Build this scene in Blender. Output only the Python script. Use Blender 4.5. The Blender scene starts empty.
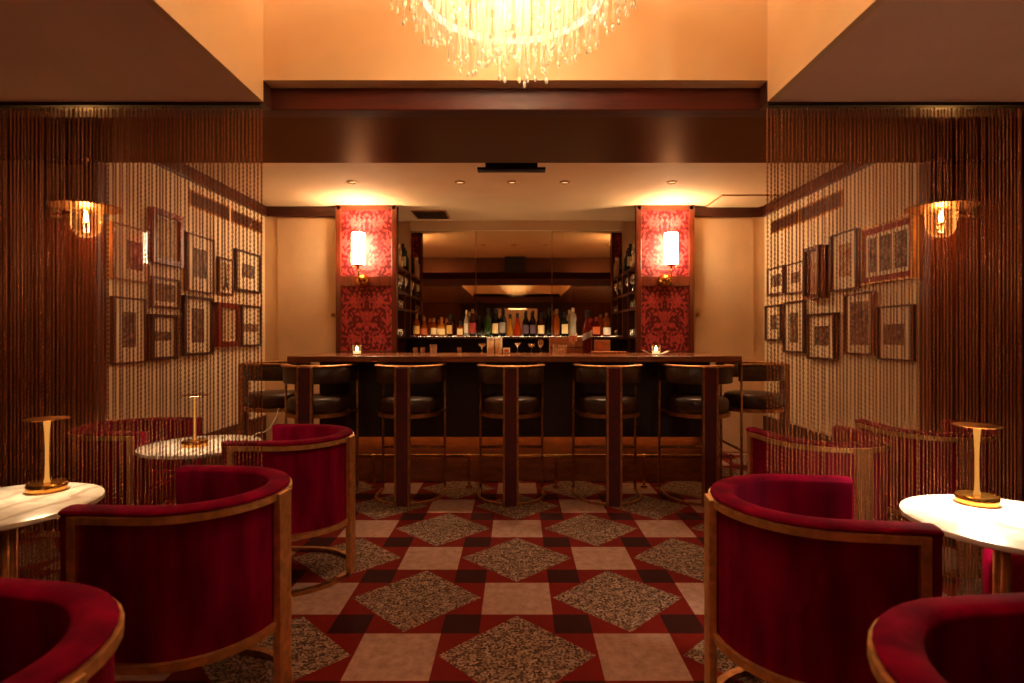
import bpy, bmesh, math, random
import numpy as np
from mathutils import Vector, Matrix
random.seed(7)
PI = math.pi
sc = bpy.context.scene
COL = sc.collection
F, VX, VY, H = 554.0, 517.0, 337.0, 1.28      # focal length in px, vanishing point, eye height

# ------------------------------------------------------------------ camera
cd = bpy.data.cameras.new('camera')
cam = bpy.data.objects.new('camera', cd); COL.objects.link(cam)
cam.location = (0, 0, H); cam.rotation_euler = (PI / 2, 0, 0)
cd.sensor_width = 36; cd.lens = F / 1024 * 36
cd.shift_x = -(VX - 512) / 1024; cd.shift_y = (VY - 341.5) / 1024
cd.dof.use_dof = True; cd.dof.focus_distance = 3.4; cd.dof.aperture_fstop = 2.8
cd.clip_start = 0.02; cd.clip_end = 100
sc.camera = cam
sc.view_settings.view_transform = 'Standard'; sc.view_settings.look = 'None'
sc.view_settings.gamma = 1; sc.view_settings.use_curve_mapping = False
sc.view_settings.exposure = 0.3

def XX(px, d): return (px - VX) / F * d
def ZZ(py, d): return H - (py - VY) / F * d

# ------------------------------------------------------------------ materials
def lin(c):
    return tuple(((v / 255) / 12.92 if v / 255 <= .04045 else ((v / 255 + .055) / 1.055) ** 2.4) for v in c) + (1,)

class NT:
    """small helper that writes node trees"""
    def __init__(s, name):
        s.m = bpy.data.materials.new(name); s.m.use_nodes = True
        s.t = s.m.node_tree; s.t.nodes.clear()
        s.out = s.t.nodes.new('ShaderNodeOutputMaterial')
    def n(s, typ, **kw):
        nd = s.t.nodes.new(typ)
        for k, v in kw.items(): setattr(nd, k, v)
        return nd
    def l(s, a, b): s.t.links.new(a, b)
    def setin(s, sock, v):
        if hasattr(v, 'is_output'): s.l(v, sock)
        else: sock.default_value = v
    def math(s, op, a, b=None, c=None):
        nd = s.n('ShaderNodeMath', operation=op)
        s.setin(nd.inputs[0], a)
        if b is not None: s.setin(nd.inputs[1], b)
        if c is not None: s.setin(nd.inputs[2], c)
        return nd.outputs[0]
    def mix(s, fac, a, b):
        nd = s.n('ShaderNodeMix', data_type='RGBA')
        s.setin(nd.inputs[0], fac); s.setin(nd.inputs[6], a); s.setin(nd.inputs[7], b)
        return nd.outputs[2]
    def coord(s, which='Object'):
        return s.n('ShaderNodeTexCoord').outputs[which]
    def noise(s, vec, scale, detail=3, rough=.55):
        nd = s.n('ShaderNodeTexNoise'); s.l(vec, nd.inputs['Vector'])
        nd.inputs['Scale'].default_value = scale; nd.inputs['Detail'].default_value = detail
        nd.inputs['Roughness'].default_value = rough
        return nd.outputs['Fac']
    def scalev(s, vec, v):
        nd = s.n('ShaderNodeMapping'); s.l(vec, nd.inputs['Vector']); nd.inputs['Scale'].default_value = v
        return nd.outputs['Vector']
    def ramp(s, fac, lo, hi):
        nd = s.n('ShaderNodeMapRange'); s.l(fac, nd.inputs[0])
        nd.inputs[1].default_value = lo; nd.inputs[2].default_value = hi
        return nd.outputs[0]
    def principled(s, color, rough=.5, metal=0, **kw):
        p = s.n('ShaderNodeBsdfPrincipled')
        s.setin(p.inputs['Base Color'], color); s.setin(p.inputs['Roughness'], rough); s.setin(p.inputs['Metallic'], metal)
        for k, v in kw.items(): s.setin(p.inputs[k.replace('_', ' ')], v)
        s.l(p.outputs[0], s.out.inputs[0])
        return p
    def bump(s, h, strength, dist=.01):
        b = s.n('ShaderNodeBump'); s.l(h, b.inputs['Height'])
        b.inputs['Strength'].default_value = strength; b.inputs['Distance'].default_value = dist
        return b.outputs[0]

def simple(name, c, rough=.5, metal=0, var=.12, scale=12, bump=0, stretch=(1, 1, 1), **kw):
    t = NT(name)
    v = t.scalev(t.coord(), stretch)
    f = t.noise(v, scale)
    a = lin([x * (1 - var) for x in c]); b = lin([min(255, x * (1 + var)) for x in c])
    p = t.principled(t.mix(t.ramp(f, .3, .7), a, b), rough, metal, **kw)
    if bump: t.l(t.bump(f, bump), p.inputs['Normal'])
    return t.m

def emit(name, c, strength):
    t = NT(name); e = t.n('ShaderNodeEmission')
    e.inputs[0].default_value = (c[0], c[1], c[2], 1); e.inputs[1].default_value = strength
    t.l(e.outputs[0], t.out.inputs[0]); return t.m

def clear_glass(name, tint=(1, 1, 1), gloss=.12, rough=.03, edge=.45):
    t = NT(name)
    tr = t.n('ShaderNodeBsdfTransparent'); tr.inputs[0].default_value = tint + (1,)
    gl = t.n('ShaderNodeBsdfGlossy'); gl.inputs['Roughness'].default_value = rough
    gl.inputs[0].default_value = (1, 1, 1, 1)
    lw = t.n('ShaderNodeLayerWeight'); lw.inputs[0].default_value = .35
    f = t.math('MULTIPLY_ADD', lw.outputs['Facing'], edge, gloss * .5)
    mx = t.n('ShaderNodeMixShader'); t.l(f, mx.inputs[0]); t.l(tr.outputs[0], mx.inputs[1]); t.l(gl.outputs[0], mx.inputs[2])
    t.l(mx.outputs[0], t.out.inputs[0]); return t.m

def wood(name, c, rough=.35, var=.3, axis=(14, 14, 1.2), coat=0):
    t = NT(name)
    v = t.scalev(t.coord(), axis)
    f = t.math('ADD', t.math('MULTIPLY', t.noise(v, 3, 5), .7), t.math('MULTIPLY', t.noise(v, 14, 2), .3))
    a = lin([x * (1 - var) for x in c]); b = lin([min(255, x * (1 + var)) for x in c])
    p = t.principled(t.mix(t.ramp(f, .32, .68), a, b), rough, 0)
    p.inputs['Coat Weight'].default_value = coat
    return t.m

def dome_glass():
    t = NT('amber_dome_glass')
    tr = t.n('ShaderNodeBsdfTransparent'); tr.inputs[0].default_value = (1, .9, .75, 1)
    tl = t.n('ShaderNodeBsdfTranslucent'); tl.inputs[0].default_value = (1, .7, .4, 1)
    gl = t.n('ShaderNodeBsdfGlossy'); gl.inputs['Roughness'].default_value = .08
    a = t.n('ShaderNodeMixShader'); a.inputs[0].default_value = .5; t.l(tl.outputs[0], a.inputs[1]); t.l(gl.outputs[0], a.inputs[2])
    lw = t.n('ShaderNodeLayerWeight'); lw.inputs[0].default_value = .4
    f = t.math('MULTIPLY_ADD', lw.outputs['Facing'], .14, .008)
    b = t.n('ShaderNodeMixShader'); t.l(f, b.inputs[0]); t.l(tr.outputs[0], b.inputs[1]); t.l(a.outputs[0], b.inputs[2])
    t.l(b.outputs[0], t.out.inputs[0]); return t.m
WARM = (1.0, .62, .32)
M = {}
M['velvet'] = simple('red_velvet', (120, 0, 42), .85, 0, .26, 9, .15, (1, 1, .25), Specular_IOR_Level=.06, Sheen_Weight=.05, Sheen_Roughness=.4, Sheen_Tint=(1, .0, .08, 1))
M['gold'] = simple('brushed_brass', (226, 178, 118), .5, 1, .1, 30)
M['gold_dark'] = simple('aged_brass', (184, 132, 84), .45, 1, .15, 30)
M['brass'] = simple('polished_brass', (214, 154, 74), .22, 1, .06, 20)
M['leather'] = simple('dark_brown_leather', (66, 40, 28), .36, 0, .2, 40, .12)
M['maroon'] = simple('maroon_velvet', (78, 3, 16), .7, 0, .2, 20, .1, Sheen_Weight=.3)
M['counter'] = wood('bar_top_wood', (140, 84, 52), .26, .2, (1.2, 12, 12), .5)
M['bar_dark'] = wood('dark_bar_panel', (46, 28, 22), .4, .2)
M['bar_kick'] = wood('bar_plinth_wood', (120, 64, 30), .35, .2, (3, 3, 10))
M['shelf_wood'] = wood('shelf_wood', (84, 40, 24), .4, .2, (8, 1.2, 8))
M['frame_wood'] = wood('pilaster_wood', (104, 42, 22), .3, .2, (10, 10, 1.5), .2)
M['cream'] = simple('cream_wall_paint', (230, 192, 152), .7, 0, .03, 3)
M['cream_lifted'] = simple('cream_wall_paint_lifted', (246, 222, 182), .7, 0, .02, 3)  # lightened cream copy; stands in for stronger light on the side walls
M['ceil_cream'] = simple('cream_ceiling_paint', (224, 194, 156), .75, 0, .02, 2)
M['tray'] = simple('tray_paint', (230, 194, 150), .75, 0, .03, 2)
M['taupe'] = simple('taupe_ceiling_paint', (236, 200, 182), .8, 0, .03, 1.5)
M['trim'] = wood('dark_trim', (74, 32, 22), .35, .2, (1.2, 1.2, 8))
M['beam'] = wood('red_wood_beam', (84, 22, 15), .5, .2, (1, 6, 10), .0)
def lacquer():
    t = NT('lacquered_soffit'); f = t.noise(t.coord(), 3, 3)
    d = t.n('ShaderNodeBsdfDiffuse'); t.l(t.mix(f, lin((40, 15, 9)), lin((50, 20, 13))), d.inputs[0])
    g = t.n('ShaderNodeBsdfGlossy'); g.inputs[0].default_value = (1, .58, .38, 1); g.inputs['Roughness'].default_value = .33
    m = t.n('ShaderNodeMixShader'); m.inputs[0].default_value = .13
    t.l(d.outputs[0], m.inputs[1]); t.l(g.outputs[0], m.inputs[2]); t.l(m.outputs[0], t.out.inputs[0]); return t.m
M['gloss_dark'] = lacquer()
M['black'] = simple('matt_black', (16, 13, 12), .5, 0, .1, 20)
M['charcoal'] = simple('black_rubber', (24, 20, 20), .7, 0, .1, 20)
M['mirror'] = simple('mirror_silvering', (208, 178, 142), .02, 1, .01, 3)
M['marble'] = None
M['paper'] = simple('mount_board', (246, 226, 190), .8, 0, .03, 12)
M['glass'] = clear_glass('clear_glass')
M['pane'] = clear_glass('picture_glass', (1, 1, 1), .012, .5, .0)
M['dome'] = dome_glass()
M['pane_shiny'] = clear_glass('shiny_picture_glass', (1, 1, 1), .05, .03, .12)
M['cardboard'] = wood('pale_box_wood', (150, 84, 40), .5, .2, (2, 10, 10))
M['tin'] = simple('cream_tin', (226, 196, 150), .4, 0, .06, 30)
M['white'] = simple('white_label', (232, 214, 188), .6, 0, .04, 40)

def mk_marble():
    t = NT('white_marble'); v = t.coord()
    f = t.noise(v, 9, 8, .7)
    w = t.n('ShaderNodeTexWave'); t.l(v, w.inputs['Vector']); w.inputs['Scale'].default_value = 2.2
    w.inputs['Distortion'].default_value = 14; w.inputs['Detail'].default_value = 4
    g = t.math('MULTIPLY', t.ramp(w.outputs['Fac'], .0, .3), t.ramp(f, .25, .55))
    t.principled(t.mix(g, lin((196, 178, 158)), lin((238, 230, 218))), .25)
    return t.m
M['marble'] = mk_marble()

def mk_floor():
    t = NT('patterned_floor'); co = t.coord('Object')
    sep = t.n('ShaderNodeSeparateXYZ'); t.l(co, sep.inputs[0])
    P, S = .493, .493 / 3
    def cell(sock, off):
        u = t.math('DIVIDE', t.math('ADD', sock, off), P)
        k = t.math('FLOOR', t.math('ADD', u, .5))
        return t.math('MULTIPLY', t.math('SUBTRACT', u, k), P), k
    dx, kx = cell(sep.outputs[0], 0.0)
    dy, ky = cell(sep.outputs[1], -2.227)
    ax, ay = t.math('ABSOLUTE', dx), t.math('ABSOLUTE', dy)
    par = t.math('FLOORED_MODULO', t.math('ADD', kx, ky), 2.0)          # 1 -> pale square, 0 -> diamond
    sq = t.math('MULTIPLY', t.math('LESS_THAN', ax, S), t.math('LESS_THAN', ay, S))
    pale = t.math('MULTIPLY', sq, t.math('GREATER_THAN', par, .5))
    # diamond reaches across the strips, so measure it in the cell and in its two neighbours
    own = t.math('LESS_THAN', t.math('ADD', ax, ay), S * 1.93)
    d0 = t.math('MULTIPLY', own, t.math('LESS_THAN', par, .5))
    nx = t.math('LESS_THAN', t.math('ADD', t.math('SUBTRACT', P, ax), ay), S * 1.93)
    ny = t.math('LESS_THAN', t.math('ADD', ax, t.math('SUBTRACT', P, ay)), S * 1.93)
    d1 = t.math('MULTIPLY', t.math('MAXIMUM', nx, ny), t.math('GREATER_THAN', par, .5))
    dia = t.math('MAXIMUM', d0, d1)
    blk = t.math('MULTIPLY', t.math('GREATER_THAN', ax, S), t.math('GREATER_THAN', ay, S))
    n1 = t.noise(co, 6, 5); n2 = t.math('ADD', t.math('MULTIPLY', t.noise(co, 85, 2, .5), .6), t.math('MULTIPLY', t.noise(co, 30, 3, .6), .4)); n3 = t.noise(co, 22, 4, .7)
    red = t.mix(n3, lin((104, 18, 13)), lin((130, 28, 19)))
    dark = t.mix(n3, lin((44, 16, 16)), lin((66, 24, 22)))
    tile = t.mix(t.ramp(n3, .3, .7), lin((156, 120, 106)), lin((194, 156, 140)))
    speck = t.mix(t.ramp(n2, .46, .54), lin((58, 32, 24)), lin((190, 158, 136)))
    spk = t.mix(t.ramp(n3, .35, .75), speck, lin((104, 78, 64)))
    c = t.mix(blk, red, dark); c = t.mix(dia, c, spk); c = t.mix(pale, c, tile)
    p = t.principled(c, .8, 0, Specular_IOR_Level=.12)
    t.l(t.bump(n2, .12, .004), p.inputs['Normal'])
    return t.m
M['floor'] = mk_floor()

def mk_damask():
    t = NT('red_damask'); co = t.coord()
    sep = t.n('ShaderNodeSeparateXYZ'); t.l(co, sep.inputs[0])
    x = t.math('ABSOLUTE', sep.outputs[0]); z = sep.outputs[2]
    def cosw(v, per, ph=0.0): return t.math('COSINE', t.math('MULTIPLY_ADD', v, 2 * PI / per, ph))
    xw = t.math('MULTIPLY_ADD', cosw(z, .21), .018, x); zw = t.math('MULTIPLY_ADD', cosw(x, .13), .02, z)
    big = t.math('MULTIPLY', cosw(xw, .30), cosw(zw, .42))
    vein = t.math('MULTIPLY', cosw(xw, .062), cosw(zw, .095))
    mx = t.n('ShaderNodeCombineXYZ'); t.l(x, mx.inputs[0]); t.l(t.math('ABSOLUTE', t.math('SUBTRACT', t.math('FRACT', t.math('DIVIDE', z, .42)), .5)), mx.inputs[2])
    mv = t.scalev(mx.outputs[0], (1, 1, .42))
    leaf = t.math('MULTIPLY', t.math('SUBTRACT', t.noise(mv, 24, .6, .5), .5), 4.2)
    ssum = t.math('ADD', t.math('ADD', t.math('MULTIPLY', big, .5), t.math('MULTIPLY', vein, .75)), leaf)
    rim = t.math('LESS_THAN', t.math('ABSOLUTE', t.math('SUBTRACT', ssum, -.45)), .13)
    pat = t.math('MAXIMUM', t.ramp(ssum, -.04, .06), t.math('MULTIPLY', rim, .7))
    t.principled(t.mix(pat, lin((200, 72, 70)), lin((104, 3, 16))), .5)
    return t.m
M['damask'] = mk_damask()

def mk_wallwood():
    t = NT('panelled_wall_wood'); co = t.coord()
    sep = t.n('ShaderNodeSeparateXYZ'); t.l(co, sep.inputs[0])
    v = t.scalev(co, (22, 22, .8)); f = t.noise(v, 2.5, 5)
    seam = t.math('LESS_THAN', t.math('FRACT', t.math('DIVIDE', sep.outputs[0], .145)), .05)
    c = t.mix(t.ramp(f, .3, .7), lin((78, 34, 22)), lin((124, 60, 34)))
    t.principled(t.mix(seam, c, lin((26, 12, 9))), .42)
    return t.m
M['wallwood'] = mk_wallwood()

def mk_print(name, dark, pale, scale, stretch=(1, 1, 1), lo=.42, hi=.6):
    t = NT(name); v = t.scalev(t.coord(), stretch)
    f = t.noise(v, scale, 6, .65)
    t.principled(t.mix(t.ramp(f, lo, hi), lin(dark), lin(pale)), .7); return t.m
PR = [mk_print('engraving_grey', (52, 40, 34), (150, 124, 98), 26),
      mk_print('engraving_tall', (60, 46, 38), (160, 130, 100), 34, (1, 1, .4)),
      mk_print('map_print', (150, 96, 60), (222, 196, 150), 30, (1, 1, 1), .36, .5),
      mk_print('sepia_print', (86, 58, 44), (170, 132, 100), 22, (1, .5, 2)),
      mk_print('tinted_print', (176, 90, 50), (216, 176, 128), 14)]
def mk_chain():
    return simple('copper_chain', (168, 102, 64), .26, 1.0, .12, 60)
M['chain'] = mk_chain()

# ------------------------------------------------------------------ mesh builder
class MB:
    def __init__(s): s.v = []; s.f = []
    def add(s, vs, fs):
        o = len(s.v); s.v += [tuple(v) for v in vs]; s.f += [tuple(i + o for i in f) for f in fs]; return s
    def box(s, x0, x1, y0, y1, z0, z1):
        return s.add([(x, y, z) for z in (z0, z1) for y in (y0, y1) for x in (x0, x1)],
                     [(0, 2, 3, 1), (4, 5, 7, 6), (0, 1, 5, 4), (2, 6, 7, 3), (0, 4, 6, 2), (1, 3, 7, 5)])
    def sweep(s, path, prof, closed=False, up=Vector((0, 0, 1))):
        """prof: list of (n, z): n along the inward normal of a level path, z up. Prof closed."""
        n = len(path); k = len(prof); vs = []
        for i, p in enumerate(path):
            a = path[(i - 1) % n] if closed or i > 0 else path[i]
            b = path[(i + 1) % n] if closed or i < n - 1 else path[i]
            t = (Vector(b) - Vector(a)); t.z = 0; t.normalize()
            nrm = up.cross(t)
            for (q, z) in prof: vs.append(Vector(p) + nrm * q + up * z)
        fs = []
        for i in range(n if closed else n - 1):
            j = (i + 1) % n
            for m in range(k):
                m2 = (m + 1) % k
                fs.append((i * k + m, j * k + m, j * k + m2, i * k + m2))
        if not closed:
            fs.append(tuple(range(k))); fs.append(tuple((n - 1) * k + m for m in reversed(range(k))))
        return s.add(vs, fs)
    def tube(s, path, r, seg=8, closed=False):
        n = len(path); P = [Vector(p) for p in path]; vs = []; ref = None
        for i in range(n):
            a = P[(i - 1) % n] if closed or i > 0 else P[i]
            b = P[(i + 1) % n] if closed or i < n - 1 else P[i]
            t = (b - a).normalized()
            if ref is None: ref = Vector((0, 0, 1)) if abs(t.z) < .9 else Vector((1, 0, 0))
            u = t.cross(ref).normalized(); w = u.cross(t).normalized(); ref = w
            rr = r[i] if isinstance(r, (list, tuple)) else r
            for q in range(seg):
                an = 2 * PI * q / seg
                vs.append(P[i] + (u * math.cos(an) + w * math.sin(an)) * rr)
        fs = []
        for i in range(n if closed else n - 1):
            j = (i + 1) % n
            for q in range(seg):
                q2 = (q + 1) % seg; fs.append((i * seg + q, i * seg + q2, j * seg + q2, j * seg + q))
        if not closed:
            fs.append(tuple(reversed(range(seg)))); fs.append(tuple((n - 1) * seg + q for q in range(seg)))
        return s.add(vs, fs)
    def lathe(s, prof, seg=24, c=(0, 0, 0)):
        """prof: list of (r, z) from bottom to top"""
        vs = []; fs = []; k = len(prof)
        for (r, z) in prof:
            for q in range(seg):
                an = 2 * PI * q / seg; vs.append((c[0] + r * math.cos(an), c[1] + r * math.sin(an), c[2] + z))
        for i in range(k - 1):
            for q in range(seg):
                q2 = (q + 1) % seg; fs.append((i * seg + q, i * seg + q2, (i + 1) * seg + q2, (i + 1) * seg + q))
        if prof[0][0] > 1e-6: fs.append(tuple(reversed(range(seg))))
        if prof[-1][0] > 1e-6: fs.append(tuple((k - 1) * seg + q for q in range(seg)))
        return s.add(vs, fs)
    def prism(s, outline, z0, z1):
        n = len(outline)
        return s.add([(x, y, z0) for x, y in outline] + [(x, y, z1) for x, y in outline],
                     [tuple(reversed(range(n))), tuple(range(n, 2 * n))] + [(i, (i + 1) % n, n + (i + 1) % n, n + i) for i in range(n)])
    def build(s, name, mat, parent=None, smooth=False, bevel=0, subsurf=0, loc=(0, 0, 0)):
        me = bpy.data.meshes.new(name); me.from_pydata(s.v, [], s.f); 
        bm = bmesh.new(); bm.from_mesh(me); bmesh.ops.remove_doubles(bm, verts=bm.verts, dist=1e-6)
        bmesh.ops.recalc_face_normals(bm, faces=bm.faces); bm.to_mesh(me); bm.free()
        me.materials.append(mat)
        o = bpy.data.objects.new(name, me); COL.objects.link(o); o.location = loc
        if parent: o.parent = parent
        if bevel:
            b = o.modifiers.new('bevel', 'BEVEL'); b.width = bevel; b.segments = 2; b.limit_method = 'ANGLE'; b.angle_limit = .7
        if subsurf:
            q = o.modifiers.new('sub', 'SUBSURF'); q.levels = subsurf; q.render_levels = subsurf
        if smooth:
            me.shade_smooth()
            if smooth == 'auto': me.set_sharp_from_angle(angle=math.radians(40))
        return o

def tag(o, label=None, cat=None, group=None, kind=None):
    if label: o['label'] = label
    if cat: o['category'] = cat
    if group: o['group'] = group
    if kind: o['kind'] = kind
    return o
def thing(name, label, cat, loc=(0, 0, 0), rz=0, group=None):
    o = bpy.data.objects.new(name, None); COL.objects.link(o); o.empty_display_size = .1
    o.location = loc; o.rotation_euler = (0, 0, rz)
    return tag(o, label, cat, group)
KIDS = {}
def kids(o): return [c for c in COL.objects if c.parent == o]
def dup(o, label=None, loc=None, rz=None, parent=None, group=None):
    c = o.copy(); COL.objects.link(c)
    if parent: c.parent = parent
    if label: c['label'] = label
    if group: c['group'] = group
    if loc is not None: c.location = loc
    if rz is not None: c.rotation_euler = (0, 0, rz)
    for ch in kids(o): dup(ch, parent=c)
    return c
def struct(name, mb, mat, bevel=0, label=None, cat='structure'):
    o = mb.build(name, mat, bevel=bevel); o['kind'] = 'structure'
    if label: o['label'] = label; o['category'] = cat
    return o
def lamp(name, typ, loc, energy, color=WARM, parent=None, soft=.03, **kw):
    d = bpy.data.lights.new(name, typ); d.energy = energy; d.color = color
    if typ in ('POINT', 'SPOT'): d.shadow_soft_size = soft
    for k, v in kw.items(): setattr(d, k, v)
    o = bpy.data.objects.new(name, d); COL.objects.link(o); o.location = loc
    if parent: o.parent = parent
    return o

# ------------------------------------------------------------------ key dimensions
D1 = 2.45                       # bead curtains hang here
ZL = 2.32                       # lower ceiling
TXL, TXR = -1.122, 1.108        # light tray
YB0, YB1 = 2.53, 2.62           # red beam
YS = 3.71                       # back of the lacquered soffit, face of the portal
ZS = 2.446
ZC = 2.71                       # bar ceiling
XL, XR = -2.775, 2.725          # bar side walls
YW = 6.10                       # bar back wall
YP = 6.0                        # pilaster faces
YM = 6.86                       # mirror
XF = 3.7                        # side walls of the lounge
YR = -3.2                       # rear wall
# ------------------------------------------------------------------ setting
struct('floor', MB().box(-XF - .1, XF + .1, YR - 2.6, YM + .2, -.08, 0), M['floor'], label='red floor with pale squares and speckled diamonds', cat='floor')
lo = MB()
lo.box(-XF, TXL - .03, YR, D1, ZL, ZL + .08); lo.box(TXR + .03, XF, YR, D1, ZL, ZL + .08); lo.box(TXL, TXR, YR, -.6, ZL, ZL + .08)
struct('ceiling', lo, M['taupe'], label='low brown ceiling either side of the light tray', cat='ceiling')
tr = MB()
tr.box(TXL - .03, TXL, -.6, D1, ZL, 3.5); tr.box(TXR, TXR + .03, -.6, D1, ZL, 3.5)
tr.box(TXL, TXR, D1, D1 + .08, 2.416, 3.5); tr.box(TXL, TXR, -.66, -.6, ZL, 3.5)
tr.box(TXL - .03, TXR + .03, -.66, D1 + .08, 3.5, 3.56)
struct('trim_1', tr, M['tray'], label='tall orange lit recess above the aisle holding the chandelier', cat='ceiling recess')
struct('trim_2', MB().box(-XF, XF, YB0, YB1, 2.317, 2.75), M['beam'], .004, label='red wooden beam across the bar opening', cat='beam')
struct('ceiling_soffit', MB().box(-XF, XF, YB1, YS, ZS, ZS + .3), M['gloss_dark'], label='glossy dark soffit between beam and bar ceiling', cat='ceiling')
struct('ceiling_bar', MB().box(XL - .1, XR + .1, YS, YM + .1, ZC, ZC + .08), M['ceil_cream'], label='cream ceiling above the bar', cat='ceiling')
# lounge walls
struct('wall_left_lounge', MB().box(-XF - .1, -XF, YR, YS + .08, 0, 2.8), M['wallwood'])
struct('wall_right_lounge', MB().box(XF, XF + .1, YR, YS + .08, 0, 2.8), M['wallwood'])
struct('wall_left_panelled', MB().box(-XF, XL, YS - .06, YS + .04, 0, ZS), M['wallwood'], label='dark wood panelled wall behind the left curtain', cat='wall')
struct('wall_right_panelled', MB().box(XR, XF, YS - .06, YS + .04, 0, ZS), M['wallwood'], label='dark wood panelled wall behind the right curtain', cat='wall')
# rear wall with a lit lobby, seen in the bar mirror
rw = MB(); rw.box(-XF, -.62, YR - .1, YR, 0, 2.8); rw.box(.62, XF, YR - .1, YR, 0, 2.8); rw.box(-.62, .62, YR - .1, YR, 2.15, 2.8)
struct('wall_rear', rw, M['wallwood'])
lb = MB(); lb.box(-1.3, 1.3, YR - 2.5, YR - 2.4, 0, 2.7); lb.box(-1.4, -1.3, YR - 2.4, YR - .1, 0, 2.7); lb.box(1.3, 1.4, YR - 2.4, YR - .1, 0, 2.7); lb.box(-1.4, 1.4, YR - 2.5, YR - .1, 2.7, 2.78)
struct('wall_lobby', lb, M['cream'])
# bar side walls: cream above a low dark dado
DADO = .42
struct('wall_left', MB().box(XL - .1, XL, YS + .04, YM + .1, DADO, ZC), M['cream_lifted'], label='cream wall with pictures left of the bar', cat='wall')
struct('wall_right', MB().box(XR, XR + .1, YS + .04, YM + .1, DADO, ZC), M['cream_lifted'], label='cream wall with pictures right of the bar', cat='wall')
struct('baseboard_left', MB().box(XL - .1, XL + .015, YS + .04, YW, 0, DADO), M['trim'])
struct('baseboard_right', MB().box(XR - .015, XR + .1, YS + .04, YW, 0, DADO), M['trim'])
PL0, PL1 = XX(336, YP), XX(396, YP)      # left pilaster
PR0, PR1 = XX(637, YP), XX(694, YP)
# back wall beside the pilasters, with jib doors
bw = MB(); bw.box(XL, PL0 + .02, YW, YW + .1, 0, ZC); bw.box(PR1 - .02, XR, YW, YW + .1, 0, ZC)
struct('wall_back', bw, M['cream'], label='cream back wall beside the bar niche', cat='wall')
cn = MB()
cz0, cz1 = 2.60, ZC
cn.box(XL, PL0, YW - .04, YW, cz0, cz1); cn.box(PR1, XR, YW - .04, YW, cz0, cz1)
struct('trim_3', cn, M['trim'], .004)
struct('trim_4', MB().box(XL, XL + .04, YS + .05, YW - .04, cz0, cz1), M['trim'], .004)
struct('trim_5', MB().box(XR - .04, XR, YS + .05, YW - .04, cz0, cz1), M['trim'], .004)
# jib doors with knobs
def jib(n, x0, x1, kx):
    d = MB().box(x0, x1, YW - .014, YW - .001, .02, 2.585).build('door_%d' % n, M['cream'], bevel=.004); d['kind'] = 'structure'
    d['label'] = 'flush cream door with knob on back wall, %s of the bar' % ('left' if n == 1 else 'right'); d['category'] = 'door'
    k = MB().lathe([(.008, 0), (.008, .02), (.02, .026), (.022, .036), (.014, .046), (0, .048)], 14).build('door_knob', M['gold_dark'], d, True)
    k.location = (kx, YW - .014, ZZ(315, YW)); k.rotation_euler = (PI / 2, 0, 0)
jib(1, XX(278, YW), PL0 - .005, PL0 - .05); jib(2, PR1 + .005, XX(753, YW), PR1 + .06)
# niche shell
nw = MB(); nw.box(PL0, PL0 + .03, YP + .13, YM + .1, 0, ZC); nw.box(PR1 - .03, PR1, YP + .13, YM + .1, 0, ZC); nw.box(PL0, PR1, YM + .01, YM + .1, 0, ZC)
struct('wall_niche', nw, M['cream'])
ZMT = ZZ(231, YM)
struct('trim_6', MB().box(PL1, PR0, YM - .06, YM + .01, ZMT, ZC), M['ceil_cream'])
# bar back mirror in four leaves
mr = thing('bar_mirror', 'wide bronze mirror in panels behind the row of bottles', 'mirror', (0, YM, 1.3))
for a, b in ((398, 476), (476, 552), (552, 638)):
    xa, xb = XX(a, YM) + .003, XX(b, YM) - .003
    xa, xb = max(xa, PL1 + .001), min(xb, PR0 - .001)
    MB().box(xa, xb, -.01, .006, 0, ZMT - 1.3 - .002).build('mirror_panel', M['mirror'], mr, bevel=.002)

# ------------------------------------------------------------------ pilasters with damask and sconces
def pilaster(x0, x1, side, label):
    t = thing('pilaster', label, 'pilaster', ((x0 + x1) / 2, YP, 0))
    w = (x1 - x0) / 2; fr = .05
    zt = ZC - .002; za, zb = 1.66, 1.80
    b = MB()
    b.box(-w, -w + fr, 0, .1, .0, zt); b.box(w - fr, w, 0, .1, .0, zt); b.box(-w, w, 0, .1, zt - .05, zt); b.box(-w, w, 0, .1, .9, 1.13)
    b.box(-w + .02, w - .02, .03, .12, 0, .9)
    b.build('frame', M['frame_wood'], t, bevel=.006)
    z_rail = ZZ(281, YP)
    MB().box(-w + fr, w - fr, .005, .06, z_rail - .055, z_rail + .055).build('rail', M['frame_wood'], t, bevel=.004)
    for z0, z1 in ((1.13, z_rail - .055), (z_rail + .055, zt - .05)):
        MB().box(-w + fr, w - fr, .03, .1, z0, z1).build('damask_panel', M['damask'], t)
    return z_rail
zr = pilaster(PL0, PL1, -1, 'wood framed pilaster with red damask, left of the bottles')
pilaster(PR0, PR1, 1, 'wood framed pilaster with red damask, right of the bottles')
M['shade'] = emit('lit_white_shade', (1.0, .68, .36), 38)
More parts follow.
